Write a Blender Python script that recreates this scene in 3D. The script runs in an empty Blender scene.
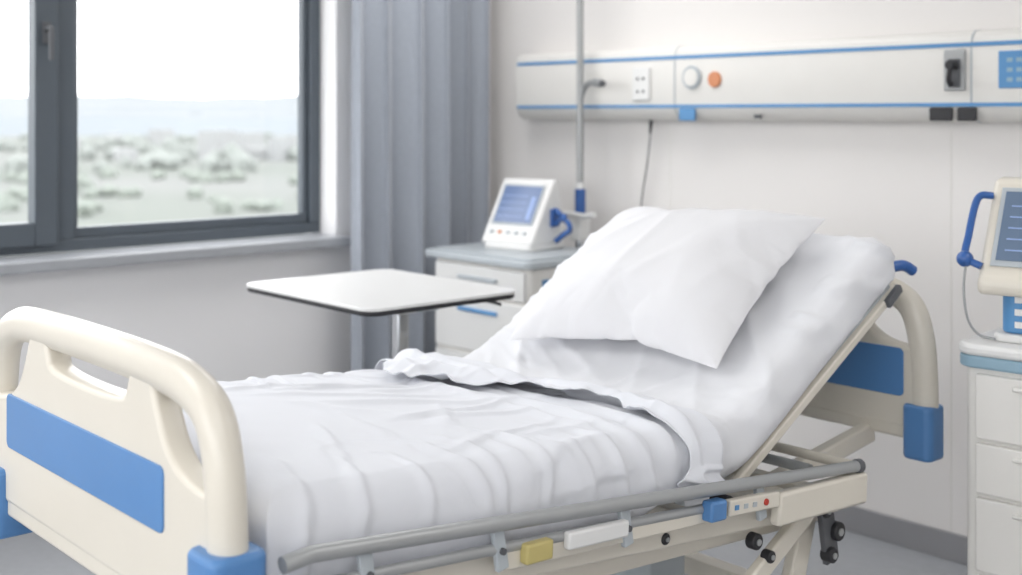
import bpy, bmesh, math, random, time
from mathutils import Vector, Matrix, noise, Euler
random.seed(4)
C = bpy.context
S = C.scene
COL = S.collection
S.view_settings.view_transform = 'Standard'
S.view_settings.look = 'None'
S.view_settings.exposure = 0.52

# ------------------------------------------------------------ materials
def mat(name, col, rough=0.5, metal=0.0, var=0.03, scale=8.0, bump=0.0, bscale=60.0, emit=None, estr=1.0, coat=0.0, sheen=0.0):
    m = bpy.data.materials.new(name); m.use_nodes = True
    nt = m.node_tree; n = nt.nodes; l = nt.links
    b = n['Principled BSDF']
    tc = n.new('ShaderNodeTexCoord')
    nz = n.new('ShaderNodeTexNoise'); nz.inputs['Scale'].default_value = scale; nz.inputs['Detail'].default_value = 4
    l.new(tc.outputs['Object'], nz.inputs['Vector'])
    rp = n.new('ShaderNodeValToRGB')
    lo = [max(0, c*(1-var)) for c in col]; hi = [min(1, c*(1+var)) for c in col]
    rp.color_ramp.elements[0].color = (*lo, 1); rp.color_ramp.elements[1].color = (*hi, 1)
    rp.color_ramp.elements[0].position = 0.3; rp.color_ramp.elements[1].position = 0.7
    l.new(nz.outputs['Fac'], rp.inputs['Fac']); l.new(rp.outputs['Color'], b.inputs['Base Color'])
    b.inputs['Roughness'].default_value = rough; b.inputs['Metallic'].default_value = metal
    b.inputs['Coat Weight'].default_value = coat
    b.inputs['Sheen Weight'].default_value = sheen
    if bump > 0:
        n2 = n.new('ShaderNodeTexNoise'); n2.inputs['Scale'].default_value = bscale; n2.inputs['Detail'].default_value = 3
        l.new(tc.outputs['Object'], n2.inputs['Vector'])
        bp = n.new('ShaderNodeBump'); bp.inputs['Strength'].default_value = bump; bp.inputs['Distance'].default_value = 0.01
        l.new(n2.outputs['Fac'], bp.inputs['Height']); l.new(bp.outputs['Normal'], b.inputs['Normal'])
    if emit:
        b.inputs['Emission Color'].default_value = (*emit, 1); b.inputs['Emission Strength'].default_value = estr
    return m

def srgb(r, g, b):
    f = lambda c: ((c/255+0.055)/1.055)**2.4 if c/255 > 0.04045 else c/255/12.92
    return (f(r), f(g), f(b))

M = {}
M['wall_head'] = mat('painted_wall_warm', srgb(232, 229, 227), 0.6, var=0.01, scale=2, bump=0.03, bscale=200)
M['wall_win'] = mat('painted_wall_cool', srgb(236, 235, 236), 0.6, var=0.01, scale=2, bump=0.03, bscale=200)
M['ceil'] = mat('ceiling_paint', srgb(240, 240, 240), 0.8, var=0.01)
M['floor'] = mat('vinyl_floor', srgb(160, 163, 168), 0.35, var=0.04, scale=30)
M['base'] = mat('baseboard_vinyl', srgb(145, 145, 148), 0.5)
M['frame'] = mat('window_frame_anthracite', srgb(84, 92, 100), 0.45, var=0.03)
M['sill'] = mat('sill_stone', srgb(163, 166, 171), 0.3, var=0.04, scale=20)
M['curtain'] = mat('curtain_fabric', srgb(168, 174, 184), 0.9, var=0.03, scale=60, bump=0.1, bscale=300, sheen=0.2)
M['cream'] = mat('cream_plastic', srgb(220, 214, 202), 0.35, var=0.01, coat=0.2)
M['blue'] = mat('blue_plastic', srgb(84, 133, 188), 0.4, var=0.03, scale=4, coat=0.1)
M['blue2'] = mat('deep_blue_plastic', srgb(45, 92, 160), 0.35, coat=0.2)
M['white'] = mat('white_plastic', srgb(229, 229, 228), 0.35, var=0.01, coat=0.1)
M['warmwhite'] = mat('warm_white_laminate', srgb(230, 228, 224), 0.4, var=0.01)
M['grey'] = mat('grey_tube', srgb(165, 167, 168), 0.35, metal=0.3, var=0.02)
M['lgrey'] = mat('light_grey_plastic', srgb(180, 187, 192), 0.35, var=0.02)
M['steel'] = mat('stainless_steel', srgb(205, 208, 212), 0.22, metal=0.9, var=0.02)
M['dark'] = mat('black_rubber', srgb(38, 38, 42), 0.5)
M['dgrey'] = mat('dark_grey', srgb(90, 92, 96), 0.5)
M['yellow'] = mat('yellow_plastic', srgb(194, 180, 118), 0.4)
M['red'] = mat('red_plastic', srgb(190, 60, 45), 0.4)
M['orange'] = mat('orange_plastic', srgb(213, 140, 98), 0.4)
M['mattress'] = mat('mattress_sheet_cotton', srgb(227, 228, 232), 0.9, var=0.008, bump=0.05, bscale=400, sheen=0.1)
M['sheet'] = mat('bed_linen_cotton', srgb(226, 228, 234), 0.9, var=0.008, bump=0.05, bscale=400, sheen=0.1)
M['pillow'] = mat('pillowcase_cotton', srgb(227, 227, 230), 0.88, var=0.008, bump=0.05, bscale=400, sheen=0.1)
M['paleblue'] = mat('pale_blue_plastic', srgb(145, 175, 193), 0.4)
M['stripe'] = mat('blue_stripe', srgb(88, 145, 196), 0.4)
M['screen'] = mat('lcd_screen', srgb(90, 108, 142), 0.15, emit=srgb(95, 112, 150), estr=0.25)
M['trace'] = mat('lcd_trace', srgb(130, 150, 190), 0.3, emit=srgb(140, 160, 200), estr=0.25)
M['screen2'] = mat('lcd_screen_dark', srgb(90, 105, 125), 0.15, emit=srgb(95, 115, 140), estr=0.2)

# ------------------------------------------------------------ helpers
def empty(name, loc=(0, 0, 0), rz=0.0):
    e = bpy.data.objects.new(name, None); e.empty_display_size = 0.1
    e.location = loc; e.rotation_euler = (0, 0, rz); COL.objects.link(e); return e

def fin(bm, name, m, parent=None, smooth=True, bevel=0.0, ang=35, segs=3):
    me = bpy.data.meshes.new(name); bm.normal_update(); bm.to_mesh(me); bm.free()
    for p in me.polygons: p.use_smooth = smooth
    if smooth: me.set_sharp_from_angle(angle=math.radians(ang))
    me.materials.append(m)
    o = bpy.data.objects.new(name, me); COL.objects.link(o)
    if parent: o.parent = parent
    if bevel > 0:
        b = o.modifiers.new('bevel', 'BEVEL'); b.width = bevel; b.segments = segs; b.limit_method = 'ANGLE'; b.angle_limit = math.radians(35)
        b.harden_normals = False
    return o

def box(name, lo, hi, m, parent=None, bevel=0.0, segs=3):
    bm = bmesh.new()
    bmesh.ops.create_cube(bm, size=1)
    for v in bm.verts:
        v.co = Vector([(lo[i]+hi[i])/2 + v.co[i]*(hi[i]-lo[i]) for i in range(3)])
    return fin(bm, name, m, parent, bevel=bevel, smooth=bevel > 0, ang=60, segs=segs)

def bar(name, p1, p2, w, h, m, parent=None, bevel=0.003, up=(0, 0, 1)):
    p1 = Vector(p1); p2 = Vector(p2); d = (p2-p1); L = d.length; d.normalize()
    s = d.cross(Vector(up)); s.normalize(); u = s.cross(d)
    bm = bmesh.new(); bmesh.ops.create_cube(bm, size=1)
    for v in bm.verts:
        v.co = (p1+p2)/2 + d*v.co.x*L + s*v.co.y*w + u*v.co.z*h
    bmesh.ops.recalc_face_normals(bm, faces=bm.faces)
    return fin(bm, name, m, parent, bevel=bevel, ang=60)

def cyl(name, p1, p2, r, m, parent=None, r2=None, seg=32, bevel=0.0):
    p1 = Vector(p1); p2 = Vector(p2); d = p2-p1; L = d.length
    bm = bmesh.new()
    bmesh.ops.create_cone(bm, cap_ends=True, segments=seg, radius1=r, radius2=r if r2 is None else r2, depth=L)
    q = d.to_track_quat('Z', 'Y').to_matrix().to_4x4(); q.translation = (p1+p2)/2
    bmesh.ops.transform(bm, matrix=q, verts=bm.verts)
    return fin(bm, name, m, parent, bevel=bevel)

def catmull(pts, n=8, closed=False):
    pts = [Vector(p) for p in pts]; out = []; N = len(pts)
    rng = N if closed else N-1
    for i in range(rng):
        p0 = pts[(i-1) % N] if closed or i > 0 else pts[0]*2-pts[1]
        p1 = pts[i]; p2 = pts[(i+1) % N]
        p3 = pts[(i+2) % N] if closed or i+2 < N else pts[-1]*2-pts[-2]
        for k in range(n):
            t = k/n
            out.append(0.5*((2*p1)+(p2-p0)*t+(2*p0-5*p1+4*p2-p3)*t*t+(-p0+3*p1-3*p2+p3)*t**3))
    if not closed: out.append(pts[-1])
    return out

def tube(name, pts, r, m, parent=None, smooth=0, sx=1.0, axis=None, seg=20):
    P = catmull(pts, smooth) if smooth else [Vector(p) for p in pts]
    bm = bmesh.new(); rings = []
    ref = Vector(axis) if axis else Vector((0.123, 0.2, 0.97)).normalized()
    for i, p in enumerate(P):
        t = (P[min(i+1, len(P)-1)]-P[max(i-1, 0)]).normalized()
        a = ref - t*ref.dot(t); a.normalize(); b = t.cross(a)
        rings.append([bm.verts.new(p + a*math.cos(k*2*math.pi/seg)*r*sx + b*math.sin(k*2*math.pi/seg)*r) for k in range(seg)])
    for i in range(len(P)-1):
        for k in range(seg):
            bm.faces.new((rings[i][k], rings[i][(k+1) % seg], rings[i+1][(k+1) % seg], rings[i+1][k]))
    bm.faces.new(rings[0][::-1]); bm.faces.new(rings[-1])
    bmesh.ops.recalc_face_normals(bm, faces=bm.faces)
    return fin(bm, name, m, parent, ang=50)

def prism(name, pts, lo, hi, plane, m, parent=None, bevel=0.0, segs=3):
    def mk(a, b, c):
        return {'xz': (a, c, b), 'yz': (c, a, b), 'xy': (a, b, c)}[plane]
    bm = bmesh.new()
    v0 = [bm.verts.new(mk(p[0], p[1], lo)) for p in pts]; v1 = [bm.verts.new(mk(p[0], p[1], hi)) for p in pts]
    bm.faces.new(v0); bm.faces.new(v1[::-1])
    for i in range(len(pts)):
        j = (i+1) % len(pts); bm.faces.new((v0[i], v0[j], v1[j], v1[i]))
    bmesh.ops.recalc_face_normals(bm, faces=bm.faces)
    return fin(bm, name, m, parent, bevel=bevel, segs=segs, ang=40)

def rrect(x0, y0, x1, y1, r, n=6):
    out = []
    for cx, cy, a0 in ((x1-r, y1-r, 0), (x0+r, y1-r, 90), (x0+r, y0+r, 180), (x1-r, y0+r, 270)):
        for k in range(n+1):
            a = math.radians(a0+90*k/n); out.append((cx+r*math.cos(a), cy+r*math.sin(a)))
    return out

def sphere(name, c, r, m, parent=None, sc=(1, 1, 1)):
    bm = bmesh.new(); bmesh.ops.create_uvsphere(bm, u_segments=24, v_segments=14, radius=r)
    for v in bm.verts: v.co = Vector(c)+Vector((v.co.x*sc[0], v.co.y*sc[1], v.co.z*sc[2]))
    return fin(bm, name, m, parent)

def nz3(x, y, z): return noise.noise(Vector((x, y, z)))
def ridge(v): return max(0.0, 1-math.sqrt(v*v*6+0.003))
def crease(a, b, ang, fw, fl, seed):
    t = math.radians(ang); u = b*math.cos(t)+a*math.sin(t); v = a*math.cos(t)-b*math.sin(t)
    v += 0.05*nz3(u*2.5, v*2.5, seed+1.3)
    r = ridge(nz3(u*fl, v*fw, seed))
    m = min(1, max(0, 0.5+1.6*nz3(u*1.7+4, v*2.2, seed+7.7)))
    return r*r*m
def wr(a, b, seed=0.0):
    v = crease(a, b, -35, 8, 1.6, seed)*0.012
    v += crease(a, b, 25, 9, 1.8, seed+31)*0.010
    v += crease(a, b, 75, 8, 1.5, seed+57)*0.009
    v += crease(a, b, -70, 15, 3.5, seed+83)*0.004
    v += crease(a, b, 5, 17, 3.5, seed+91)*0.003
    v += 0.014*(0.5+0.5*nz3(a*2.6, b*2.6, seed+5))
    return v

# ------------------------------------------------------------ hospital bed
bed = empty('hospital_bed')
BX, BY = 2.22, -2.82
def L(lx, ly, z): return Vector((BX+lx, BY+ly, z))

# mattress path (side profile: flat part + raised back)
T1, T2 = math.radians(-4.2), math.radians(31)
SL1, SB, SL2 = 1.02, 0.22, 0.62
STOT = SL1+SB+SL2
N = 800; tab = []
y, z = 0.085, 0.850
for i in range(N+1):
    s = STOT*i/N
    t = min(1, max(0, (s-SL1)/SB)); t = t*t*(3-2*t)
    th = T1+(T2-T1)*t
    tab.append((y, z, th))
    y += math.cos(th)*STOT/N; z += math.sin(th)*STOT/N
def path(s):
    if s <= 0:
        y, z, th = tab[0]; return y+s*math.cos(th), z+s*math.sin(th), th
    f = min(s/STOT*N, N-1e-6); i = int(f); f -= i
    a, b = tab[i], tab[min(i+1, N)]
    return a[0]+(b[0]-a[0])*f, a[1]+(b[1]-a[1])*f, a[2]+(b[2]-a[2])*f
def onpath(s, n):
    y, z, th = path(s); return y-math.sin(th)*n, z+math.cos(th)*n

def mattress(name, step, NS, wrinkle=1.0):
    W, TH, R = 0.45, 0.13, 0.045
    base = rrect(-W, -TH, W, 0, R, 8 if step < 0.02 else 4)
    pts = []
    for i in range(len(base)):
        p, q = Vector(base[i]), Vector(base[(i+1) % len(base)])
        n = max(1, int((q-p).length/step))
        for k in range(n): pts.append(p+(q-p)*k/n)
    bm = bmesh.new(); rings = []
    for i in range(NS+1):
        s = STOT*i/NS
        y, z, th = path(s)
        e = min(s, STOT-s); k = 0.0
        if e < R: k = R*(1-math.sqrt(max(0, 1-(1-e/R)**2)))
        ring = []
        for p in pts:
            px = p.x*(W-k)/W; pn = -TH/2+(p.y+TH/2)*(TH/2-k)/(TH/2)
            nn = max(0.0, (p.y+TH)/TH)
            d = 0
            if wrinkle > 0:
                wgt = min(1, s/0.1)*min(1, nn/0.5)
                ua = p.x + (1 if p.x > 0 else -1)*(-p.y)*0.9
                d = wr(ua, s*1.05, 40)*1.0*wgt*min(1, max(0, (s-SL1+0.1)/0.1))
                sgn = 1 if p.x > 0 else -1
                if abs(p.x) > W-0.06: d += 0.016*wgt*crease(p.y*1.0, s, -35*sgn, 14, 4, 8)*min(1, max(0, (s-SL1+0.1)/0.1))
            ox = 0; on = 0
            if abs(p.x) > W-R: ox = (1 if p.x > 0 else -1)*d
            if p.y > -R: on = d
            ring.append(bm.verts.new(L(px+ox, y-math.sin(th)*(pn+on), z+math.cos(th)*(pn+on))))
        rings.append(ring)
    n = len(pts)
    for i in range(NS):
        for k in range(n):
            bm.faces.new((rings[i][k], rings[i][(k+1) % n], rings[i+1][(k+1) % n], rings[i+1][k]))
    bm.faces.new(rings[0]); bm.faces.new(rings[-1])
    bmesh.ops.recalc_face_normals(bm, faces=bm.faces)
    return fin(bm, name, M['mattress'], None, ang=70)

def simulate(obj, frames):
    S.frame_start = 1; S.frame_end = frames+2
    for f in range(1, frames+1): S.frame_set(f)
    dg = C.evaluated_depsgraph_get()
    me = bpy.data.meshes.new_from_object(obj.evaluated_get(dg))
    return me

# ---- bed sheet: soft folded drape
def smooth01(t): t = min(1, max(0, t)); return t*t*(3-2*t)
def fold_line(a, s, a0, s0, a1, s1, w_, h, seed):
    dx, dy = a1-a0, s1-s0; Ln = math.hypot(dx, dy); ux, uy = dx/Ln, dy/Ln
    t = ((a-a0)*ux+(s-s0)*uy)/Ln
    if t < -0.05 or t > 1.05: return 0.0
    d = -(a-a0)*uy+(s-s0)*ux
    d += 0.018*nz3(t*3.0, seed, 0)+0.006*nz3(t*9, seed, 5)
    ww = w_*(0.7+0.8*abs(nz3(t*2, seed, 9))+0.5*t)
    k = d/ww
    if k > 0: k *= 1.7
    if abs(k) > 3: return 0.0
    return h*math.exp(-k*k)*smooth01((t+0.05)/0.35)*smooth01((1.05-t)/0.35)
random.seed(21)
FOLDS = []
# folds radiating from the bunched head edge toward the foot
for k in range(14):
    a0 = -0.46+0.95*(k+random.uniform(-.3, .3))/13; s0 = random.uniform(0.82, 1.0)
    ln = random.uniform(0.25, 0.60); an = math.radians(random.uniform(-28, 28)-12)
    FOLDS.append((a0, s0, a0+ln*math.sin(an), s0-ln*math.cos(an), random.uniform(.013, .024), random.uniform(.005, .010), k*1.7))
# diagonal tension folds over the flat part
for k in range(16):
    a0 = random.uniform(-.5, .45); s0 = random.uniform(0.05, 0.75)
    ln = random.uniform(0.25, 0.6); an = math.radians(random.choice((55, 68, 110, 125, 90))+random.uniform(-14, 14))
    FOLDS.append((a0, s0, a0+ln*math.sin(an), s0+ln*math.cos(an), random.uniform(.014, .028), random.uniform(.003, .007), 60+k*1.3))
# folds falling over the near and far edges
for k in range(11):
    s0 = 0.06+0.95*(k+random.uniform(-.3, .3))/11
    FOLDS.append((random.uniform(.20, .36), s0, 0.62, s0+random.uniform(-.10, .10), random.uniform(.012, .020), random.uniform(.005, .009), 120+k*1.1))
for k in range(10):
    s0 = 0.06+0.95*k/10
    FOLDS.append((-random.uniform(.22, .36), s0, -0.62, s0+random.uniform(-.10, .10), random.uniform(.012, .018), random.uniform(.005, .009), 160+k*1.1))
# bunched rolls running across the bed near the head edge
for k in range(9):
    a0 = random.uniform(-.55, .15); s0 = random.uniform(0.80, 1.02)
    ln = random.uniform(0.35, 0.7)
    FOLDS.append((a0, s0, a0+ln, s0+random.uniform(-.05, .05), random.uniform(.014, .024), random.uniform(.007, .014), 200+k*1.9))
FOLDS.append((-.30, .93, .58, .96, .022, .018, 240)); FOLDS.append((.05, .99, .60, 1.00, .020, .020, 250))

def make_sheet():
    W, R = 0.462, 0.045
    NA, NB = 420, 440
    hang = 0.105
    A = W-R+math.pi/2*R+hang
    RR = 0.011
    bm = bmesh.new(); rows = []
    def fold(a, lim, r):
        s = 1 if a >= 0 else -1; a = abs(a)
        if a <= lim-r: return s*a, 0.0, 0.0
        u = a-(lim-r)
        if u < math.pi/2*r:
            ph = u/r; return s*(lim-r+r*math.sin(ph)), r*(1-math.cos(ph)), ph
        return s*lim, r+(u-math.pi/2*r), math.pi/2
    cache = {}
    for j in range(NB+1):
        row = []
        for i in range(NA+1):
            a = -A + 2*A*i/NA
            if i not in cache:
                send = 1.03 + 0.055*nz3(a*2.6, 2.2, 0) + 0.03*nz3(a*7, 5.2, 0) + 0.012*nz3(a*17, 1, 0) + 0.03*a
                Lf = max(0.05, 0.15+0.20*nz3(a*2.2, 8.2, 0)+0.06*nz3(a*6, 3.2, 0))
                cache[i] = (send, Lf)
            send, Lf = cache[i]
            b0 = -0.10; total = (send-b0)+math.pi*RR+Lf
            q = b0+total*j/NB
            off = 0.0; lay = 0.0; u = 0
            if q <= send: s = q
            elif q <= send+math.pi*RR:
                ph = (q-send)/RR; s = send+RR*math.sin(ph); off = RR*(1-math.cos(ph)); lay = ph/math.pi
            else:
                u = q-send-math.pi*RR; s = send-u; lay = 1
                off = 2*RR*(1-0.75*smooth01((u-Lf*0.45)/(Lf*0.55)))
            sh = smooth01((s-0.78)/0.22)
            lim = W-R+math.pi/2*R
            aa = a
            if abs(aa) > lim: aa = (1 if a > 0 else -1)*(lim+(abs(a)-lim)*(1-0.50*sh-0.12*lay+0.10*nz3(s*5, 3, 1)))
            px, da, pa = fold(aa, W-0.010*sh, R)
            db = 0; pb = 0; ss = s
            if s < R:
                v_ = R-s
                if v_ < math.pi/2*R: ph = v_/R; ss = R-R*math.sin(ph); db = R*(1-math.cos(ph)); pb = ph
                else: ss = 0; db = R+(v_-math.pi/2*R); pb = math.pi/2
            y, z, th = path(ss - 0.012)
            drop = max(da, db)
            h = 0.0
            for f in FOLDS:
                h += fold_line(a, s, *f)
            h = 0.030*(1-math.exp(-h/0.030))
            h += 0.010*(0.5+0.5*nz3(a*3.0, s*3.0, 5)) + 0.0020*nz3(a*11, s*9, 15)
            if lay > 0:
                h2 = 0.010*(0.5+0.5*nz3(a*5+3, s*5, 35)) + (crease(a, s, 65, 9, 2, 303)+crease(a, s, -10, 9, 2, 323)+crease(a, s, 30, 11, 2.5, 343))*0.011
                h = h + lay*h2
            ed = smooth01((s+0.02)/0.12)
            d = 0.006 + h*(0.25+0.75*ed)
            if pa > 0.9:
                d = 0.006+min(d-0.006, 0.024)
                d += 0.004*(0.5+0.5*math.sin(s*34+7*nz3(s*4, 1, 1)))*min(1, (drop-R)/0.04 if drop > R else 0)
            d += off*(1-0.3*min(1, pa))
            up = Vector((0, -math.sin(th), math.cos(th)))
            dr = up*math.cos(pa)*math.cos(pb) + Vector((1 if a > 0 else -1, 0, 0))*math.sin(pa) + Vector((0, -1, 0))*math.sin(pb)*0.5
            dr.normalize()
            row.append(bm.verts.new(L(px, y, z-drop)+dr*d))
        rows.append(row)
    for j in range(NB):
        for i in range(NA):
            bm.faces.new((rows[j][i], rows[j][i+1], rows[j+1][i+1], rows[j+1][i]))
    o = fin(bm, 'bed_sheet', M['sheet'], bed, ang=180)
    s = o.modifiers.new('solid', 'SOLIDIFY'); s.thickness = 0.003; s.offset = -1
    return o
make_sheet()

# ---- pillow: inflated cloth blended with a plump cushion shape
def make_pillow():
    a, b = 0.34, 0.29
    NX, NY = 72, 60
    bm = bmesh.new(); grid = {}; target = []
    for side in (1, -1):
        for i in range(NX+1):
            for j in range(NY+1):
                u = -1+2*i/NX; v = -1+2*j/NY
                edge = i in (0, NX) or j in (0, NY)
                if side == -1 and edge: grid[(side, i, j)] = grid[(1, i, j)]; continue
                h = max(0, (1-u**4)*(1-v**4))**0.5
                zz = side*(0.03*h) + 0.004*nz3(u*4, v*4, side*3)
                grid[(side, i, j)] = bm.verts.new((a*u*(1+0.04*(1-v*v)), b*v*(1+0.05*(1-u*u)), zz))
                hh = max(0, (1-abs(u)**2.4)*(1-abs(v)**2.4))**0.6
                zt = side*hh*(0.112 if side == 1 else 0.035)
                if side == 1:
                    x_, y_ = a*u, b*v
                    zt += min(1, hh*1.6)*(crease(x_, y_, 20, 8, 2.2, 3.0)*0.014+crease(x_, y_, -40, 9, 2.2, 13.0)*0.016+crease(x_, y_, 70, 7, 2.0, 23.0)*0.012+0.010*nz3(u*1.5, v*1.5, 8))
                target.append(Vector((a*u*(1-0.03*(1-v*v)), b*v*(1-0.05*(1-u*u)), zt)))
        for i in range(NX):
            for j in range(NY):
                f = (grid[(side, i, j)], grid[(side, i+1, j)], grid[(side, i+1, j+1)], grid[(side, i, j+1)])
                bm.faces.new(f if side == 1 else f[::-1])
    o = fin(bm, 'pillow', M['pillow'], None, ang=180)
    cm = o.modifiers.new('cloth', 'CLOTH'); cs = cm.settings
    cs.quality = 6; cs.mass = 0.3; cs.air_damping = 3
    cs.tension_stiffness = 25; cs.compression_stiffness = 25; cs.shear_stiffness = 10; cs.bending_stiffness = 0.15
    cs.use_pressure = True; cs.uniform_pressure_force = 5.0
    cs.effector_weights.gravity = 0.0
    cs.effector_weights.all = 0.0
    cm.collision_settings.use_collision = False
    cm.point_cache.frame_start = 1; cm.point_cache.frame_end = 60
    return o, target
pl, target = make_pillow()
me = simulate(pl, 22)
pl.modifiers.clear(); pl.data = me
for p in me.polygons: p.use_smooth = True
ext = [max(abs(v.co[k]) for v in me.vertices) for k in range(3)]
kx, ky = 0.34/ext[0], 0.29/ext[1]
kt = 0.11/max(v.co.z for v in me.vertices)
for v, t in zip(me.vertices, target):
    x, y, z = v.co.x*kx, v.co.y*ky, v.co.z*kt
    if z < 0: z *= 0.35
    c = Vector((x, y, z)).lerp(t, 0.55)
    u = c.x/0.34; w_ = c.y/0.29
    c.z -= 0.014*u*u + 0.02*max(0, -w_)**3
    v.co = c
sb = pl.modifiers.new('sub', 'SUBSURF'); sb.levels = 2; sb.render_levels = 2
pl.matrix_world = Matrix.Translation((2.222, -1.318, 1.034)) @ Matrix.Rotation(T2, 4, 'X') @ Matrix.Rotation(math.radians(4), 4, 'Z')
S.frame_set(1)

mt = mattress('mattress', 0.010, 240, 1.0); mt.parent = bed

# ------------------------------------------------------------ room shell
XR, YB, ZC = 6.2, -6.2, 2.8
box('floor', (-0.25, YB, -0.1), (XR, 0.2, 0), M['floor'])
box('ceiling', (-0.25, YB, ZC), (XR, 0.2, ZC+0.1), M['ceil'])
box('wall_head', (-0.25, 0, 0), (XR, 0.2, ZC), M['wall_head'])
box('wall_right', (XR, YB, 0), (XR+0.2, 0.2, ZC), M['wall_head'])
wb = empty('wall_back')
box('below', (-0.25, YB-0.2, 0), (XR, YB, 0.8), M['wall_head'], wb)
box('above', (-0.25, YB-0.2, 2.5), (XR, YB, ZC), M['wall_head'], wb)
box('side_a', (-0.25, YB-0.2, 0.8), (0.5, YB, 2.5), M['wall_head'], wb)
box('side_b', (5.7, YB-0.2, 0.8), (XR, YB, 2.5), M['wall_head'], wb)
w2 = empty('fill_window')  # unseen window added behind the camera to let in sky fill
box('frame_bottom', (0.5, YB-0.14, 0.8), (5.7, YB-0.07, 0.86), M['frame'], w2)
box('frame_top', (0.5, YB-0.14, 2.44), (5.7, YB-0.07, 2.5), M['frame'], w2)
for i in range(5):
    box('mullion_%d' % i, (0.5+i*1.285, YB-0.14, 0.86), (0.56+i*1.285, YB-0.07, 2.44), M['frame'], w2)
WY0, WY1, WZ0, WZ1 = -3.6, -0.85, 0.94, 2.4
ww = empty('wall_window')
box('below', (-0.25, YB, 0), (0, 0, WZ0-0.04), M['wall_win'], ww)
box('above', (-0.25, YB, WZ1), (0, 0, ZC), M['wall_win'], ww)
box('right_part', (-0.25, WY1, WZ0-0.04), (0, 0, WZ1), M['wall_win'], ww)
box('left_part', (-0.25, YB, WZ0-0.04), (0, WY0, WZ1), M['wall_win'], ww)
box('baseboard_window', (0, YB, 0), (0.015, -0.015, 0.09), M['base'], bevel=0.003)
box('baseboard_head', (0.0, -0.015, 0), (XR, 0, 0.09), M['base'], bevel=0.003)
for i, x in enumerate((1.1, 2.3, 3.5)):
    box('trim_%d' % (i+1), (x, -0.0015, 0.09), (x+0.004, 0, 1.40), M['warmwhite'])

w = empty('window_1')
fx0, fx1 = -0.19, -0.12
def wbox(n, y0, y1, z0, z1, xa=fx0, xb=fx1, m='frame', bv=0.004): box(n, (xa, y0, z0), (xb, y1, z1), M[m], w, bevel=bv)
wbox('frame_bottom', WY0, WY1, WZ0, WZ0+0.045)
wbox('frame_top', WY0, WY1, WZ1-0.05, WZ1)
wbox('frame_right', WY1-0.05, WY1, WZ0+0.045, WZ1-0.05)
wbox('frame_left', WY0, WY0+0.05, WZ0+0.045, WZ1-0.05)
wbox('mullion', -2.00, -1.915, WZ0+0.045, WZ1-0.05)
wbox('bead_bottom', -1.915, WY1-0.05, WZ0+0.045, WZ0+0.085, -0.185, -0.14)
wbox('bead_right', WY1-0.075, WY1-0.05, WZ0+0.085, WZ1-0.05, -0.185, -0.14)
wbox('bead_left', -1.915, -1.895, WZ0+0.085, WZ1-0.05, -0.185, -0.14)
wbox('sash_right', -2.07, -1.985, WZ0+0.03, WZ1-0.04, -0.17, -0.095, bv=0.006)
wbox('sash_bottom', WY0+0.04, -2.07, WZ0+0.03, WZ0+0.115, -0.17, -0.095, bv=0.006)
wbox('sash_top', WY0+0.04, -2.07, WZ1-0.11, WZ1-0.04, -0.17, -0.095, bv=0.006)
wbox('sash_left', WY0+0.04, WY0+0.11, WZ0+0.115, WZ1-0.11, -0.17, -0.095, bv=0.006)
box('handle_plate', (-0.095, -2.045, 1.70), (-0.085, -2.015, 1.78), M['dgrey'], w, bevel=0.004)
tube('handle_lever', [(-0.085, -2.03, 1.755), (-0.05, -2.03, 1.755), (-0.045, -2.03, 1.74), (-0.045, -2.03, 1.64)], 0.009, M['dgrey'], w, smooth=4)
gm = bpy.data.materials.new('window_glass'); gm.use_nodes = True
nt = gm.node_tree; nt.nodes.clear()
o_ = nt.nodes.new('ShaderNodeOutputMaterial'); mx = nt.nodes.new('ShaderNodeMixShader'); tr = nt.nodes.new('ShaderNodeBsdfTransparent'); gl = nt.nodes.new('ShaderNodeBsdfGlossy')
gl.inputs['Roughness'].default_value = 0.02; mx.inputs[0].default_value = 0.03
nt.links.new(tr.outputs[0], mx.inputs[1]); nt.links.new(gl.outputs[0], mx.inputs[2]); nt.links.new(mx.outputs[0], o_.inputs[0])
box('glass_right', (-0.165, -1.90, WZ0+0.05), (-0.161, WY1-0.06, WZ1-0.05), gm, w)
box('glass_left', (-0.140, WY0+0.09, WZ0+0.09), (-0.136, -2.05, WZ1-0.10), gm, w)
box('window_sill', (-0.118, WY0, WZ0-0.04), (0.10, WY1+0.03, WZ0), M['sill'], bevel=0.006)

# ------------------------------------------------------------ outside (land seen from an upper floor, its haze painted in as pale colours)
land = empty('distant_landscape')
gm = bpy.data.materials.new('hazy_fields'); gm.use_nodes = True
nt = gm.node_tree; b = nt.nodes['Principled BSDF']; b.inputs['Roughness'].default_value = 1; b.inputs['Specular IOR Level'].default_value = 0
tc = nt.nodes.new('ShaderNodeTexCoord')
nz = nt.nodes.new('ShaderNodeTexNoise'); nz.inputs['Scale'].default_value = 0.006; nz.inputs['Detail'].default_value = 3
rp = nt.nodes.new('ShaderNodeValToRGB')
rp.color_ramp.elements[0].color = (0.163, 0.176, 0.163, 1); rp.color_ramp.elements[0].position = 0.35
rp.color_ramp.elements[1].color = (0.186, 0.192, 0.187, 1); rp.color_ramp.elements[1].position = 0.65
nt.links.new(tc.outputs['Object'], nz.inputs['Vector'])
nt.links.new(nz.outputs['Fac'], rp.inputs[0]); nt.links.new(rp.outputs[0], b.inputs['Base Color'])
box('ground_outside', (-6000, -6000, -31), (6000, 6000, -30), gm, land)
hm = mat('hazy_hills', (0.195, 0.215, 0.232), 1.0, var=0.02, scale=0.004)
hm2 = mat('hazy_hills_far', (0.228, 0.243, 0.255), 1.0, var=0.02, scale=0.004)
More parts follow.
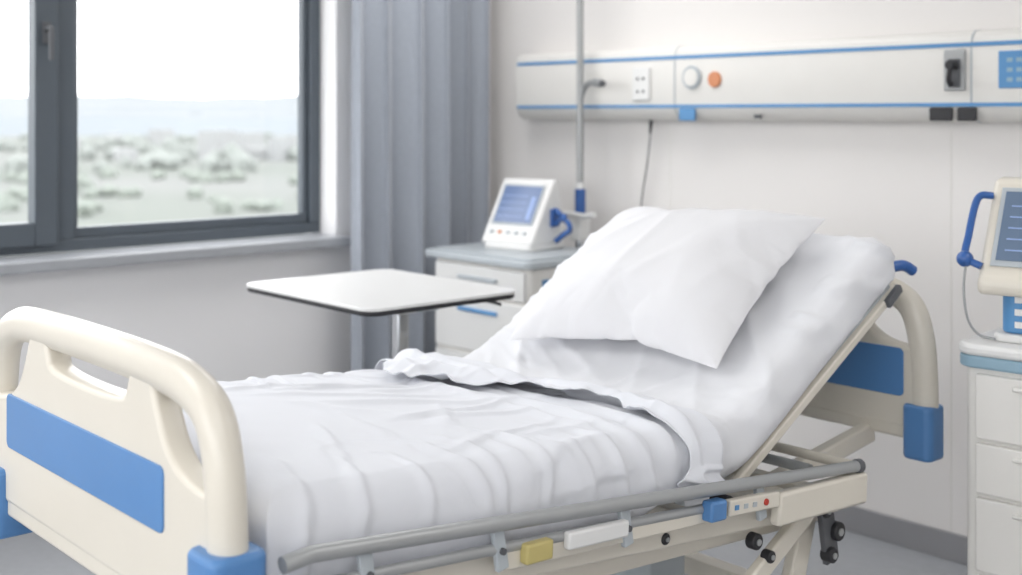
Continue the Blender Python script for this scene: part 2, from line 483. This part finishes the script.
for layer, (dist, h0, h1) in enumerate(((1800, 12, 38), (3200, 50, 105))):
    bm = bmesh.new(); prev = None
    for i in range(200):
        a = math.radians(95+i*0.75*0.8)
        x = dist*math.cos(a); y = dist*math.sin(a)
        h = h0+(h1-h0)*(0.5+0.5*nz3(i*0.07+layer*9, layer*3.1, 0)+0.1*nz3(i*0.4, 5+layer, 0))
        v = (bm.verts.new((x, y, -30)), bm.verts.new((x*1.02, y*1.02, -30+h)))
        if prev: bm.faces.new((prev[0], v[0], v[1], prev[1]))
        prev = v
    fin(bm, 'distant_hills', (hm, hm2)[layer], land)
def trees(n, dmin, dmax, rmin, rmax, m, seed):
    random.seed(seed)
    bm = bmesh.new()
    for i in range(n):
        a = math.radians(random.uniform(112, 178)); d = random.uniform(dmin, dmax)
        x = d*math.cos(a); y = d*math.sin(a)
        cl = random.randint(2, 6)
        for c_ in range(cl):
            r = random.uniform(rmin, rmax)
            mtx = Matrix.Translation((x+random.uniform(-1, 1)*rmax*3, y+random.uniform(-1, 1)*rmax*3, -30+r*0.5)) @ Matrix.Diagonal((r, r, r*random.uniform(.7, 1.2), 1))
            bmesh.ops.create_icosphere(bm, subdivisions=1, radius=1, matrix=mtx)
    for v in bm.verts: v.co += noise.noise_vector(v.co*0.3)*0.8
    fin(bm, 'distant_trees', m, land)
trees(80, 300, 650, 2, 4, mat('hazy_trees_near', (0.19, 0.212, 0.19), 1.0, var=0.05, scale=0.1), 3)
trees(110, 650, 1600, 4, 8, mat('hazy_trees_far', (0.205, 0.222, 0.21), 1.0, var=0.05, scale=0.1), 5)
random.seed(9)
bm = bmesh.new()
for i in range(40):
    a = math.radians(random.uniform(112, 178)); d = random.uniform(700, 1600)
    x = d*math.cos(a); y = d*math.sin(a)
    sx, sy, sz = random.uniform(10, 28), random.uniform(10, 20), random.uniform(7, 20)
    bmesh.ops.create_cube(bm, size=1, matrix=Matrix.Translation((x, y, -30+sz/2)) @ Matrix.Rotation(random.uniform(0, 3), 4, 'Z') @ Matrix.Diagonal((sx, sy, sz, 1)))
fin(bm, 'distant_buildings', mat('hazy_buildings', (0.29, 0.297, 0.30), 1.0, var=0.03, scale=0.05), land, smooth=False)

# ------------------------------------------------------------ curtain
def curtain(name, y0, y1, xc, nf, amp, seed):
    bm = bmesh.new(); NY, NZ = 260, 36; rows = []
    for j in range(NZ+1):
        tz = j/NZ; z = 0.04+tz*(2.66-0.04); row = []
        for i in range(NY+1):
            t = i/NY
            ph = t*nf*2*math.pi + 1.5*nz3(t*nf*0.5, seed, tz*0.35)
            a = amp*(0.85+0.5*nz3(t*nf*0.4, seed+3, tz*0.6))
            x = xc + a*math.sin(ph)
            y = y0+(y1-y0)*t + 0.30*a*math.sin(2*ph+0.6)
            row.append(bm.verts.new((x, y, z)))
        rows.append(row)
    for j in range(NZ):
        for i in range(NY):
            bm.faces.new((rows[j][i], rows[j][i+1], rows[j+1][i+1], rows[j+1][i]))
    o = fin(bm, name, M['curtain'], ang=180)
    s = o.modifiers.new('solid', 'SOLIDIFY'); s.thickness = 0.003
    return o
cu = empty('curtain')
c1 = curtain('front_panel', -0.90, -0.38, 0.17, 3.5, 0.065, 1); c1.parent = cu
c2 = curtain('side_panel', -0.37, -0.09, 0.085, 2.5, 0.045, 7); c2.parent = cu
cyl('curtain_rod', (0.15, -3.8, 2.69), (0.15, -0.02, 2.69), 0.014, M['steel'])

# ------------------------------------------------------------ medical head wall panel
hp = empty('medical_headwall_panel')
prof = [(0, 1.42), (-0.055, 1.42), (-0.085, 1.432), (-0.105, 1.458), (-0.112, 1.48), (-0.112, 1.655), (-0.105, 1.69), (-0.088, 1.706), (-0.06, 1.71), (0, 1.71)]
prism('body', prof, 0.30, 5.2, 'yz', M['warmwhite'], hp, bevel=0.006)
box('stripe_upper', (0.315, -0.1145, 1.657), (5.2, -0.10, 1.670), M['stripe'], hp)
box('stripe_lower', (0.315, -0.1145, 1.470), (5.2, -0.10, 1.482), M['stripe'], hp)
for i, x in enumerate((1.22, 2.43, 3.6)):
    prism('seam_%d' % i, [(p[0]*1.02, 1.565+(p[1]-1.565)*1.008) for p in prof], x, x+0.005, 'yz', M['lgrey'], hp)
def hbox(n, x0, x1, z0, z1, m, d=0.012, bv=0.004): return box(n, (x0, -0.112-d, z0), (x1, -0.108, z1), M[m], hp, bevel=bv)
hbox('socket_plate', 1.01, 1.10, 1.50, 1.63, 'white', 0.012)
for z in (1.535, 1.585):
    for x in (1.04, 1.07):
        cyl('socket_hole', (x, -0.126, z), (x, -0.12, z), 0.006, M['dgrey'], hp)
cyl('gauge', (1.31, -0.122, 1.585), (1.31, -0.11, 1.585), 0.045, M['lgrey'], hp, bevel=0.004)
cyl('gauge_face', (1.31, -0.125, 1.585), (1.31, -0.118, 1.585), 0.033, M['warmwhite'], hp)
cyl('call_button', (1.42, -0.122, 1.575), (1.42, -0.11, 1.575), 0.030, M['orange'], hp, bevel=0.004)
hbox('tab_blue', 1.245, 1.325, 1.42, 1.468, 'stripe', 0.004)
hbox('tab_black_left', 2.29, 2.37, 1.425, 1.468, 'dark', 0.004)
hbox('tab_black_right', 2.385, 2.45, 1.425, 1.468, 'dark', 0.004)
hbox('label_small', 1.60, 1.63, 1.43, 1.445, 'dgrey', 0.002, 0)
hbox('valve_plate', 2.345, 2.415, 1.52, 1.65, 'grey', 0.012)
hbox('valve_recess', 2.36, 2.402, 1.53, 1.62, 'dgrey', 0.016)
cyl('valve_knob', (2.385, -0.165, 1.60), (2.385, -0.12, 1.60), 0.015, M['dark'], hp, bevel=0.003)
tube('valve_hose', [(2.385, -0.155, 1.595), (2.385, -0.162, 1.57), (2.38, -0.155, 1.55), (2.375, -0.135, 1.54)], 0.008, M['dark'], hp, smooth=6)
hbox('info_label', 2.52, 2.66, 1.525, 1.64, 'stripe', 0.003)
for k in range(3):
    for j in range(2):
        hbox('info_icon', 2.548+j*0.03, 2.566+j*0.03, 1.545+k*0.03, 1.558+k*0.03, 'paleblue', 0.004, 0)
tube('hanging_cable', [(1.045, -0.05, 1.42), (1.04, -0.05, 1.36), (1.02, -0.045, 1.25), (0.98, -0.03, 1.12), (0.955, -0.02, 1.0), (0.95, -0.02, 0.85)], 0.003, M['dgrey'], hp, smooth=6, seg=10)
cyl('cable_plug', (1.045, -0.05, 1.425), (1.04, -0.05, 1.37), 0.008, M['dark'], hp, r2=0.005)

# ------------------------------------------------------------ IV pole
iv = empty('iv_pole')
px, py = 0.765, -0.17
cyl('pole_lower', (px, py, 0.08), (px, py, 1.14), 0.019, M['steel'], iv)
cyl('pole_upper', (px, py, 1.14), (px, py, 2.3), 0.014, M['grey'], iv)
cyl('blue_sleeve', (px, py, 1.03), (px, py, 1.14), 0.022, M['blue2'], iv, bevel=0.003)
cyl('collar', (px, py, 1.138), (px, py, 1.165), 0.02, M['white'], iv, bevel=0.003)
tube('hook_arm', [(px, py, 1.50), (px+0.02, py, 1.545), (px+0.06, py-0.01, 1.57), (px+0.12, py-0.02, 1.575)], 0.012, M['grey'], iv, smooth=6)
cyl('arm_tip', (px+0.10, py-0.02, 1.574), (px+0.15, py-0.03, 1.568), 0.017, M['grey'], iv, bevel=0.003)
cyl('arm_tip_end', (px+0.15, py-0.03, 1.568), (px+0.165, py-0.033, 1.566), 0.012, M['dgrey'], iv)
tube('clamp_arm', [(px-0.07, py-0.02, 1.035), (px, py-0.03, 1.035), (px+0.07, py-0.05, 1.035), (px+0.13, py-0.05, 1.045)], 0.012, M['white'], iv, smooth=6)
box('clamp_body', (px-0.03, py-0.035, 0.93), (px+0.03, py+0.03, 1.03), M['white'], iv, bevel=0.008)
for k in range(5):
    a = math.radians(72*k+20)
    q = (px+0.13*math.cos(a), py+0.13*math.sin(a), 0.06)
    tube('leg_%d' % k, [(px, py, 0.11), q], 0.012, M['steel'], iv)
    cyl('caster_%d' % k, (q[0]-0.01, q[1], 0.028), (q[0]+0.01, q[1], 0.028), 0.028, M['dgrey'], iv)
    cyl('caster_stem_%d' % k, (q[0], q[1], 0.03), (q[0], q[1], 0.065), 0.006, M['steel'], iv)
for sx in (-1, 1):
    tube('bag_hook', [(px, py, 2.28), (px+sx*0.08, py, 2.28), (px+sx*0.1, py, 2.30)], 0.005, M['steel'], iv, smooth=3)

# ------------------------------------------------------------ bedside cabinet (corner)
bc = empty('bedside_cabinet')
x0, x1, y0, y1 = 0.44, 1.01, -0.67, -0.25
H = 0.03
prism('body', rrect(x0, y0, x1, y1, 0.02), 0.10, 0.845+H, 'xy', M['warmwhite'], bc, bevel=0.003)
prism('top', rrect(x0-0.05, y0-0.03, x1+0.02, y1+0.02, 0.04), 0.845+H, 0.872+H, 'xy', M['lgrey'], bc, bevel=0.006)
prism('top_tray', rrect(x0-0.02, y0, x1-0.01, y1, 0.03), 0.872+H, 0.88+H, 'xy', M['lgrey'], bc, bevel=0.003)
dz = [(0.75, 0.86), (0.53, 0.735), (0.12, 0.515)]
for i, (a, b_) in enumerate(dz):
    box('drawer_front_%d' % i, (x0+0.02, y0-0.014, a), (x1-0.02, y0+0.005, b_), M['white'], bc, bevel=0.005)
    zc = b_-0.045
    box('handle_%d' % i, (x0+0.17, y0-0.024, zc-0.008), (x1-0.17, y0-0.012, zc+0.008), M['stripe' if i == 1 else 'lgrey'], bc, bevel=0.004)
box('side_label', (x1-0.001, y0+0.06, 0.79), (x1+0.003, y0+0.13, 0.83), M['stripe'], bc)
for xx in (x0+0.05, x1-0.05):
    for yy in (y0+0.05, y1-0.05):
        cyl('caster', (xx-0.012, yy, 0.04), (xx+0.012, yy, 0.04), 0.04, M['dgrey'], bc)
        cyl('caster_stem', (xx, yy, 0.04), (xx, yy, 0.11), 0.01, M['steel'], bc)

# ------------------------------------------------------------ monitors
def slant_box(name, par, x0, x1, s0, s1, off0, off1, A, B, m, bevel=0.002):
    A = Vector((0, *A)); B = Vector((0, *B)); t = (B-A).normalized(); nrm = Vector((0, -t.z, t.y))
    bm = bmesh.new(); bmesh.ops.create_cube(bm, size=1)
    for v in bm.verts:
        s = s0 + (v.co.y+0.5)*(s1-s0); o = off0+(v.co.z+0.5)*(off1-off0); x = x0+(v.co.x+0.5)*(x1-x0)
        v.co = A + t*s + nrm*o + Vector((x, 0, 0))
    bmesh.ops.recalc_face_normals(bm, faces=bm.faces)
    return fin(bm, name, M[m], par, bevel=bevel, ang=60)

pm = empty('patient_monitor', (0.69, -0.42, 0.91), math.radians(9))
A, B_ = (-0.105, 0.03), (0.035, 0.275)
prism('base', rrect(-0.12, -0.11, 0.13, 0.12, 0.03), 0.0, 0.025, 'xy', M['white'], pm, bevel=0.008)
prism('case', [(-0.105, 0.02), (0.095, 0.02), (0.105, 0.07), (0.09, 0.14), (0.08, 0.26), (0.06, 0.275), (0.037, 0.275), (-0.105, 0.035)], -0.13, 0.13, 'yz', M['white'], pm, bevel=0.010)
slant_box('bezel', pm, -0.105, 0.105, 0.075, 0.255, 0.002, 0.005, A, B_, 'lgrey')
slant_box('screen', pm, -0.095, 0.095, 0.085, 0.245, 0.004, 0.007, A, B_, 'screen', 0)
for k, s in enumerate((0.11, 0.14, 0.17, 0.20)):
    slant_box('trace_%d' % k, pm, -0.085, 0.04, s, s+0.003, 0.007, 0.008, A, B_, 'trace', 0)
slant_box('readout', pm, 0.06, 0.08, 0.10, 0.20, 0.007, 0.008, A, B_, 'trace', 0)
for k in range(5):
    slant_box('button_%d' % k, pm, -0.095+k*0.042, -0.080+k*0.042, 0.035, 0.048, 0.002, 0.009, A, B_, 'orange' if k == 1 else 'lgrey')
tube('carry_handle', [(0.135, 0.04, 0.155), (0.155, 0.03, 0.15), (0.175, 0.04, 0.125), (0.20, 0.04, 0.105), (0.205, 0.04, 0.08), (0.18, 0.03, 0.06), (0.145, 0.03, 0.035)], 0.011, M['blue2'], pm, smooth=6)
tube('handle_brace', [(0.14, 0.03, 0.10), (0.17, 0.03, 0.12), (0.19, 0.04, 0.14)], 0.009, M['blue2'], pm, smooth=6)
box('handle_root', (0.128, 0.01, 0.09), (0.143, 0.06, 0.16), M['blue2'], pm, bevel=0.005)

tr_ = empty('medical_cart', (2.855, -0.94, 0), math.radians(6))
prism('body', rrect(0, 0, 0.52, 0.42, 0.02), 0.10, 0.845, 'xy', M['warmwhite'], tr_, bevel=0.004)
prism('top_band', rrect(-0.02, -0.02, 0.54, 0.44, 0.05), 0.843, 0.872, 'xy', M['paleblue'], tr_, bevel=0.006)
prism('top', rrect(-0.022, -0.022, 0.542, 0.442, 0.05), 0.872, 0.90, 'xy', M['white'], tr_, bevel=0.010)
for i, (a, b_) in enumerate(((0.675, 0.83), (0.545, 0.665), (0.36, 0.535), (0.12, 0.35))):
    box('drawer_front_%d' % i, (0.03, -0.014, a), (0.49, 0.005, b_), M['warmwhite'], tr_, bevel=0.005)
    box('handle_%d' % i, (0.12, -0.024, b_-0.03), (0.40, -0.012, b_-0.018), M['warmwhite'], tr_, bevel=0.005)
for xx in (0.05, 0.47):
    for yy in (0.05, 0.37):
        cyl('caster', (xx-0.012, yy, 0.045), (xx+0.012, yy, 0.045), 0.045, M['dgrey'], tr_)
        cyl('caster_stem', (xx, yy, 0.04), (xx, yy, 0.11), 0.01, M['steel'], tr_)

vm = empty('vital_signs_monitor', (3.0, -0.755, 0.90), math.radians(12))
prism('pedestal', rrect(-0.13, -0.11, 0.12, 0.10, 0.03), 0.0, 0.02, 'xy', M['white'], vm, bevel=0.006)
prism('pedestal_neck', rrect(-0.115, -0.09, 0.10, 0.08, 0.03), 0.02, 0.13, 'xy', M['stripe'], vm, bevel=0.006)
for k in range(3):
    box('neck_label_%d' % k, (-0.08, -0.094, 0.035+k*0.03), (0.05, -0.089, 0.05+k*0.03), M['white'], vm)
prism('case', [(-0.145, 0.115), (0.09, 0.115), (0.115, 0.16), (0.09, 0.25), (0.075, 0.375), (0.045, 0.39), (0.008, 0.385), (-0.13, 0.165), (-0.148, 0.15)], -0.155, 0.155, 'yz', M['cream'], vm, bevel=0.014, segs=4)
A, B_ = (-0.13, 0.165), (0.008, 0.385)
slant_box('bezel', vm, -0.130, 0.125, 0.02, 0.235, 0.001, 0.005, A, B_, 'lgrey')
slant_box('screen', vm, -0.118, 0.11, 0.035, 0.222, 0.004, 0.008, A, B_, 'screen2', 0)
for k in range(5):
    slant_box('trace_%d' % k, vm, -0.10, 0.05, 0.06+k*0.03, 0.063+k*0.03, 0.008, 0.009, A, B_, 'trace', 0)
tube('side_handle', [(-0.15, -0.02, 0.345), (-0.175, -0.035, 0.345), (-0.185, -0.05, 0.32), (-0.19, -0.085, 0.25), (-0.19, -0.11, 0.20), (-0.15, -0.12, 0.18)], 0.009, M['blue2'], vm, smooth=6)
sphere('handle_knob', (-0.19, -0.115, 0.195), 0.020, M['blue2'], vm)
tube('hanging_hose', [(-0.185, -0.12, 0.20), (-0.19, -0.125, 0.12), (-0.18, -0.125, 0.05), (-0.155, -0.12, 0.015), (-0.12, -0.11, 0.006)], 0.003, M['grey'], vm, smooth=6, seg=10)

# ------------------------------------------------------------ overbed table
ot = empty('overbed_table', (0.03, 0.035, 0.004))
prism('top_edge', rrect(0.742, -1.758, 1.458, -1.182, 0.048, 8), 0.868, 0.883, 'xy', M['dark'], ot, bevel=0.005)
prism('top', rrect(0.74, -1.76, 1.46, -1.18, 0.05, 8), 0.882, 0.893, 'xy', M['white'], ot, bevel=0.003)
box('support_beam', (0.95, -1.50, 0.843), (1.35, -1.42, 0.869), M['lgrey'], ot, bevel=0.004)
box('support_head', (1.14, -1.50, 0.82), (1.24, -1.40, 0.846), M['white'], ot, bevel=0.010)
box('column_inner', (1.172, -1.472, 0.40), (1.208, -1.428, 0.83), M['steel'], ot, bevel=0.006)
box('column_outer', (1.16, -1.485, 0.09), (1.22, -1.415, 0.55), M['white'], ot, bevel=0.008)
box('base_bar', (1.155, -1.70, 0.06), (1.225, -1.20, 0.10), M['cream'], ot, bevel=0.008)
for k, yy in enumerate((-1.70, -1.24)):
    box('base_leg_%d' % k, (0.90, yy, 0.06), (1.58, yy+0.04, 0.095), M['cream'], ot, bevel=0.008)
    for xx in (0.93, 1.55):
        cyl('caster', (xx, yy+0.008, 0.026), (xx, yy+0.032, 0.026), 0.03, M['dgrey'], ot)
tube('release_lever', [(1.36, -1.30, 0.866), (1.40, -1.26, 0.858), (1.43, -1.24, 0.85)], 0.005, M['dgrey'], ot, smooth=3)

# ------------------------------------------------------------ bed boards and frame
def board(prefix, ly, zo, blockz, blue_rng, xr, bw, lcx=-0.475):
    e = empty(prefix); e.parent = bed
    yb = BY+ly
    q = xr-0.475
    arch = [(-0.475, 0.64), (-0.478, 0.80), (-0.472, 0.91), (-0.445, 0.985), (-0.38, 1.022), (-0.28, 1.034), (0, 1.038), (0.26+q, 1.034), (0.37+q, 1.020), (0.435+q, 0.985), (0.465+q, 0.91), (0.475+q, 0.80), (0.478+q, 0.64)]
    tube('arch_frame', [(BX+a, yb, z+zo) for a, z in arch], 0.035, M['cream'], e, smooth=8, sx=0.85, axis=(0, 1, 0), seg=28)
    top = [(-0.46, 0.87), (-0.42, 0.872), (-0.36, 0.885), (-0.31, 0.92), (-0.275, 0.975), (-0.25, 1.03)]
    top2 = [(-0.195, 1.03), (-0.18, 0.99), (-0.15, 0.965), (0, 0.958), (0.15, 0.965), (0.18, 0.99), (0.195, 1.03)]
    pts = [(-0.46, 0.68)]
    pts += [tuple(p) for p in catmull([Vector(p) for p in top], 4)]
    pts += [tuple(p) for p in catmull([Vector(p) for p in top2], 4)]
    pts += [tuple(p) for p in catmull([Vector((-p[0] + (q if p[0] < -0.3 else 0), p[1])) for p in top[::-1]], 4)]
    pts += [(0.46+q, 0.68)]
    cu = bpy.data.curves.new(prefix+'_shape', 'CURVE'); cu.dimensions = '2D'; cu.fill_mode = 'BOTH'
    sp = cu.splines.new('POLY'); sp.points.add(len(pts)-1); sp.use_cyclic_u = True
    for i, p in enumerate(pts): sp.points[i].co = (p[0], p[1]+zo, 0, 1)
    cu.extrude = 0.014; cu.bevel_depth = 0.010; cu.bevel_resolution = 3
    cu.materials.append(M['cream'])
    o = bpy.data.objects.new('moulded_panel', cu); COL.objects.link(o)
    o.rotation_euler = (math.pi/2, 0, 0); o.location = (BX, yb, 0); o.parent = e
    b0, b1, z0, z1 = blue_rng
    pr = [(x+BX, z) for x, z in rrect(b0, z0, b1, z1, 0.014)]
    prism('blue_inset_outer', pr, yb-0.0275, yb-0.015, 'xz', M['blue'], e, bevel=0.002)
    prism('blue_inset_inner', pr, yb+0.015, yb+0.0275, 'xz', M['blue'], e, bevel=0.002)
    for sx, bz in ((-1, blockz[0]), (1, blockz[1])):
        cx = BX+(0.472+q if sx > 0 else lcx)
        prism('corner_bumper', rrect(cx-bw, yb-bw, cx+bw, yb+bw, 0.022), bz-0.14, bz, 'xy', M['blue'], e, bevel=0.010)
    bar('cross_rail', (BX-0.46, yb, 0.67+zo), (BX+0.46+q, yb, 0.67+zo), 0.04, 0.06, M['cream'], e, bevel=0.008)
    return e
board('footboard', 0.0, 0.0, (0.735, 0.80), (-0.375, 0.315, 0.785, 0.892), 0.475, 0.048, -0.435)
board('headboard', 2.00, -0.035, (0.70, 0.70), (-0.34, 0.415, 0.715, 0.84), 0.46, 0.042)

e = empty('deck'); e.parent = bed
pts1 = [onpath(s, -0.135) for s in (0.02, 1.05)]
bar('deck_plate_flat', L(0, *pts1[0]), L(0, *pts1[1]), 0.86, 0.012, M['lgrey'], e)
q0 = onpath(1.20, -0.137); q1 = onpath(STOT-0.03, -0.137)
bar('deck_plate_back', L(0, *q0), L(0, *q1), 0.86, 0.012, M['lgrey'], e)
for sx in (-1, 1):
    q0 = onpath(1.13, -0.152); q1 = onpath(STOT-0.02, -0.150)
    bar('back_side_rail', L(sx*0.435, *q0), L(sx*0.435, *q1), 0.022, 0.022, M['cream'], e, bevel=0.005)
    q2 = onpath(STOT-0.09, -0.148); q3 = onpath(STOT-0.02, -0.146)
    bar('back_bracket', L(sx*0.448, *q2), L(sx*0.448, *q3), 0.016, 0.022, M['dgrey'], e)
    q4 = onpath(1.10, -0.165)
    cyl('hinge', L(sx*0.42, *q4), L(sx*0.465, *q4), 0.018, M['dark'], e, bevel=0.003)
cyl('back_cross_tube', L(-0.43, *q1), L(0.43, *q1), 0.012, M['cream'], e)
qh = onpath(STOT+0.0, -0.10)
tube('blue_grip', [L(0.43, qh[0]-0.02, qh[1]), L(0.45, qh[0]+0.02, qh[1]+0.005), L(0.46, qh[0]+0.05, qh[1]-0.01)], 0.014, M['blue2'], e, smooth=5)
cyl('gas_strut', L(0.25, 1.25, 0.56), L(0.25, 1.62, 0.84), 0.014, M['dgrey'], e)
cyl('gas_strut_2', L(-0.25, 1.25, 0.56), L(-0.25, 1.62, 0.84), 0.014, M['dgrey'], e)

RT = lambda ly: 0.786-0.099*ly
fr = empty('frame'); fr.parent = bed
for sx in (-1, 1):
    X = sx*0.515
    tube('guard_tube_upper', [L(X, 0.07, RT(0.07)-0.01), L(X, 0.12, RT(0.12)), L(X, 1.0, RT(1.0)), L(X, 1.61, RT(1.61))], 0.0135, M['grey'], fr)
    cyl('tube_cap', L(X, 1.60, RT(1.60)), L(X, 1.62, RT(1.62)), 0.016, M['dgrey'], fr, bevel=0.003)
    tube('guard_tube_lower', [L(X-sx*0.012, 0.10, RT(0.10)-0.055), L(X-sx*0.012, 0.45, RT(0.45)-0.048), L(X-sx*0.012, 1.28, RT(1.28)-0.038)], 0.010, M['grey'], fr)
    for ly in (0.22, 0.50, 0.82, 1.24):
        bar('guard_link', L(X-sx*0.008, ly, RT(ly)+0.004), L(X-sx*0.008, ly+0.015, RT(ly)-0.085), 0.012, 0.026, M['lgrey'], fr)
        cyl('bolt', L(X-sx*0.01, ly+0.01, RT(ly)-0.05), L(X+sx*0.004, ly+0.01, RT(ly)-0.05), 0.006, M['dgrey'], fr)
    bar('main_beam', L(sx*0.455, 0.03, RT(0.03)-0.095), L(sx*0.455, 1.60, RT(1.60)-0.085), 0.04, 0.06, M['cream'], fr, bevel=0.006)
    bar('lower_beam', L(sx*0.40, 0.10, 0.60), L(sx*0.40, 1.60, 0.50), 0.04, 0.045, M['cream'], fr, bevel=0.006)
    bar('label_rail', L(sx*0.50, 0.52, RT(0.52)-0.07), L(sx*0.50, 1.32, RT(1.32)-0.045), 0.018, 0.035, M['cream'], fr, bevel=0.004)
    bar('white_latch', L(sx*0.518, 0.66, RT(0.66)-0.050), L(sx*0.518, 0.82, RT(0.82)-0.045), 0.018, 0.032, M['white'], fr, bevel=0.005)
    bar('yellow_latch', L(sx*0.518, 0.555, RT(0.555)-0.060), L(sx*0.518, 0.62, RT(0.62)-0.056), 0.022, 0.036, M['yellow'], fr, bevel=0.005)
    bar('blue_latch', L(sx*0.52, 1.055, RT(1.055)-0.042), L(sx*0.52, 1.105, RT(1.105)-0.040), 0.03, 0.042, M['blue'], fr, bevel=0.006)
    bar('label_plate', L(sx*0.52, 1.12, RT(1.12)-0.042), L(sx*0.52, 1.29, RT(1.29)-0.040), 0.018, 0.034, M['cream'], fr, bevel=0.004)
    for k in range(3):
        bar('label_%d' % k, L(sx*0.529, 1.135+k*0.03, RT(1.135+k*0.03)-0.041), L(sx*0.529, 1.148+k*0.03, RT(1.148+k*0.03)-0.041), 0.003, 0.010, M['lgrey' if k else 'stripe'], fr, bevel=0)
    cyl('red_button', L(sx*0.51, 1.24, RT(1.24)-0.040), L(sx*0.532, 1.24, RT(1.24)-0.040), 0.007, M['red'], fr)
    bar('end_housing', L(sx*0.515, 1.29, RT(1.29)-0.065), L(sx*0.515, 1.63, RT(1.63)-0.050), 0.03, 0.072, M['cream'], fr, bevel=0.008)
    bar('lift_arm_a', L(sx*0.46, 1.16, 0.36), L(sx*0.46, 1.50, 0.54), 0.025, 0.045, M['cream'], fr, bevel=0.006)
    bar('lift_arm_b', L(sx*0.42, 1.48, 0.34), L(sx*0.42, 1.55, 0.55), 0.03, 0.06, M['cream'], fr, bevel=0.006)
    bar('joint_plate', L(sx*0.465, 1.545, 0.555), L(sx*0.465, 1.575, 0.40), 0.014, 0.05, M['dgrey'], fr)
    for ly, z, r, w_ in ((1.545, 0.525, 0.016, 0.025), (1.585, 0.47, 0.022, 0.03), (1.56, 0.42, 0.018, 0.03), (1.28, 0.515, 0.018, 0.025), (1.33, 0.47, 0.014, 0.025), (0.98, 0.59, 0.012, 0.025)):
        cyl('joint', L(sx*0.455, ly, z), L(sx*(0.455+w_), ly, z), r, M['dark'], fr, bevel=0.004)
        cyl('joint_bolt', L(sx*0.455, ly, z), L(sx*(0.458+w_), ly, z), r*0.4, M['grey'], fr)
for ly in (0.15, 0.65, 1.15):
    bar('cross_member', L(-0.45, ly, RT(ly)-0.10), L(0.45, ly, RT(ly)-0.10), 0.04, 0.035, M['cream'], fr)
cyl('head_cross_tube', L(-0.51, 1.60, RT(1.60)), L(0.51, 1.60, RT(1.60)), 0.012, M['cream'], fr)
cyl('head_cross_tube_2', L(-0.46, 1.50, RT(1.50)-0.01), L(0.46, 1.50, RT(1.50)-0.01), 0.012, M['grey'], fr)
bar('head_cross_beam', L(-0.46, 1.57, RT(1.57)-0.09), L(0.46, 1.57, RT(1.57)-0.09), 0.04, 0.05, M['cream'], fr)
for sx in (-1, 1):
    bar('headboard_mount', L(sx*0.30, 1.55, 0.54), L(sx*0.30, 2.00, 0.60), 0.035, 0.05, M['cream'], fr, bevel=0.006)
    bar('footboard_mount', L(sx*0.40, 0.0, 0.69), L(sx*0.40, 0.14, 0.67), 0.035, 0.05, M['cream'], fr, bevel=0.006)
bs = empty('base'); bs.parent = bed
for sx in (-1, 1):
    bar('base_rail', L(sx*0.36, 0.20, 0.22), L(sx*0.36, 1.90, 0.22), 0.05, 0.06, M['cream'], bs, bevel=0.008)
    for ly in (0.25, 1.85):
        cyl('caster_wheel', L(sx*0.36-0.022, ly, 0.075), L(sx*0.36+0.022, ly, 0.075), 0.075, M['dgrey'], bs, bevel=0.006)
        cyl('caster_hub', L(sx*0.36-0.026, ly, 0.075), L(sx*0.36+0.026, ly, 0.075), 0.03, M['lgrey'], bs)
        bar('caster_fork', L(sx*0.36, ly, 0.15), L(sx*0.36, ly+0.001, 0.20), 0.05, 0.05, M['lgrey'], bs, up=(0, 1, 0))
for ly in (0.35, 1.0, 1.70):
    bar('base_cross', L(-0.36, ly, 0.22), L(0.36, ly, 0.22), 0.05, 0.05, M['cream'], bs)
for ly in (0.45, 1.45):
    bar('lift_column', L(0, ly, 0.22), L(0, ly+0.001, 0.58), 0.14, 0.14, M['lgrey'], bs, up=(0, 1, 0), bevel=0.01)
    bar('lift_head', L(-0.40, ly, 0.60 if ly < 1 else 0.55), L(0.40, ly, 0.60 if ly < 1 else 0.55), 0.06, 0.05, M['cream'], bs)

# ------------------------------------------------------------ lights
def ceiling_fill(x, y, w_, d_, power, col=(1, 0.985, 0.965)):  # unseen overhead panels, added as fill to brighten the room
    e = empty('ceiling_fill', (x, y, ZC))
    box('housing', (-w_/2-0.03, -d_/2-0.03, -0.02), (w_/2+0.03, d_/2+0.03, -0.001), M['white'], e, bevel=0.004)
    ld = bpy.data.lights.new('fill_lamp', 'AREA'); ld.shape = 'RECTANGLE'; ld.size = w_; ld.size_y = d_; ld.energy = power; ld.color = col
    lo = bpy.data.objects.new('fill_lamp', ld); lo.location = (0, 0, -0.025); COL.objects.link(lo); lo.parent = e
ceiling_fill(1.0, -0.9, 1.2, 0.8, 13)
ceiling_fill(4.4, -0.9, 1.4, 0.8, 13)
ceiling_fill(1.0, -4.2, 1.3, 1.3, 21)
ceiling_fill(4.6, -4.2, 1.6, 1.6, 23)

W = bpy.data.worlds.new('overcast_sky'); S.world = W; W.use_nodes = True
nt = W.node_tree; bg = nt.nodes['Background']
bg.inputs['Color'].default_value = (0.98, 0.99, 1.0, 1); bg.inputs['Strength'].default_value = 3.2

# ------------------------------------------------------------ camera
cd = bpy.data.cameras.new('camera'); cam = bpy.data.objects.new('camera', cd); COL.objects.link(cam)
cam.location = (4.35, -3.72, 1.45); cam.rotation_euler = (math.radians(90), 0, math.radians(48.5))
cd.sensor_width = 36; cd.lens = 1231/1022*36; cd.shift_y = -174.5/1022
cd.clip_start = 0.05; cd.clip_end = 12000
cd.dof.use_dof = True; cd.dof.focus_distance = 2.5; cd.dof.aperture_fstop = 2.4
S.camera = cam
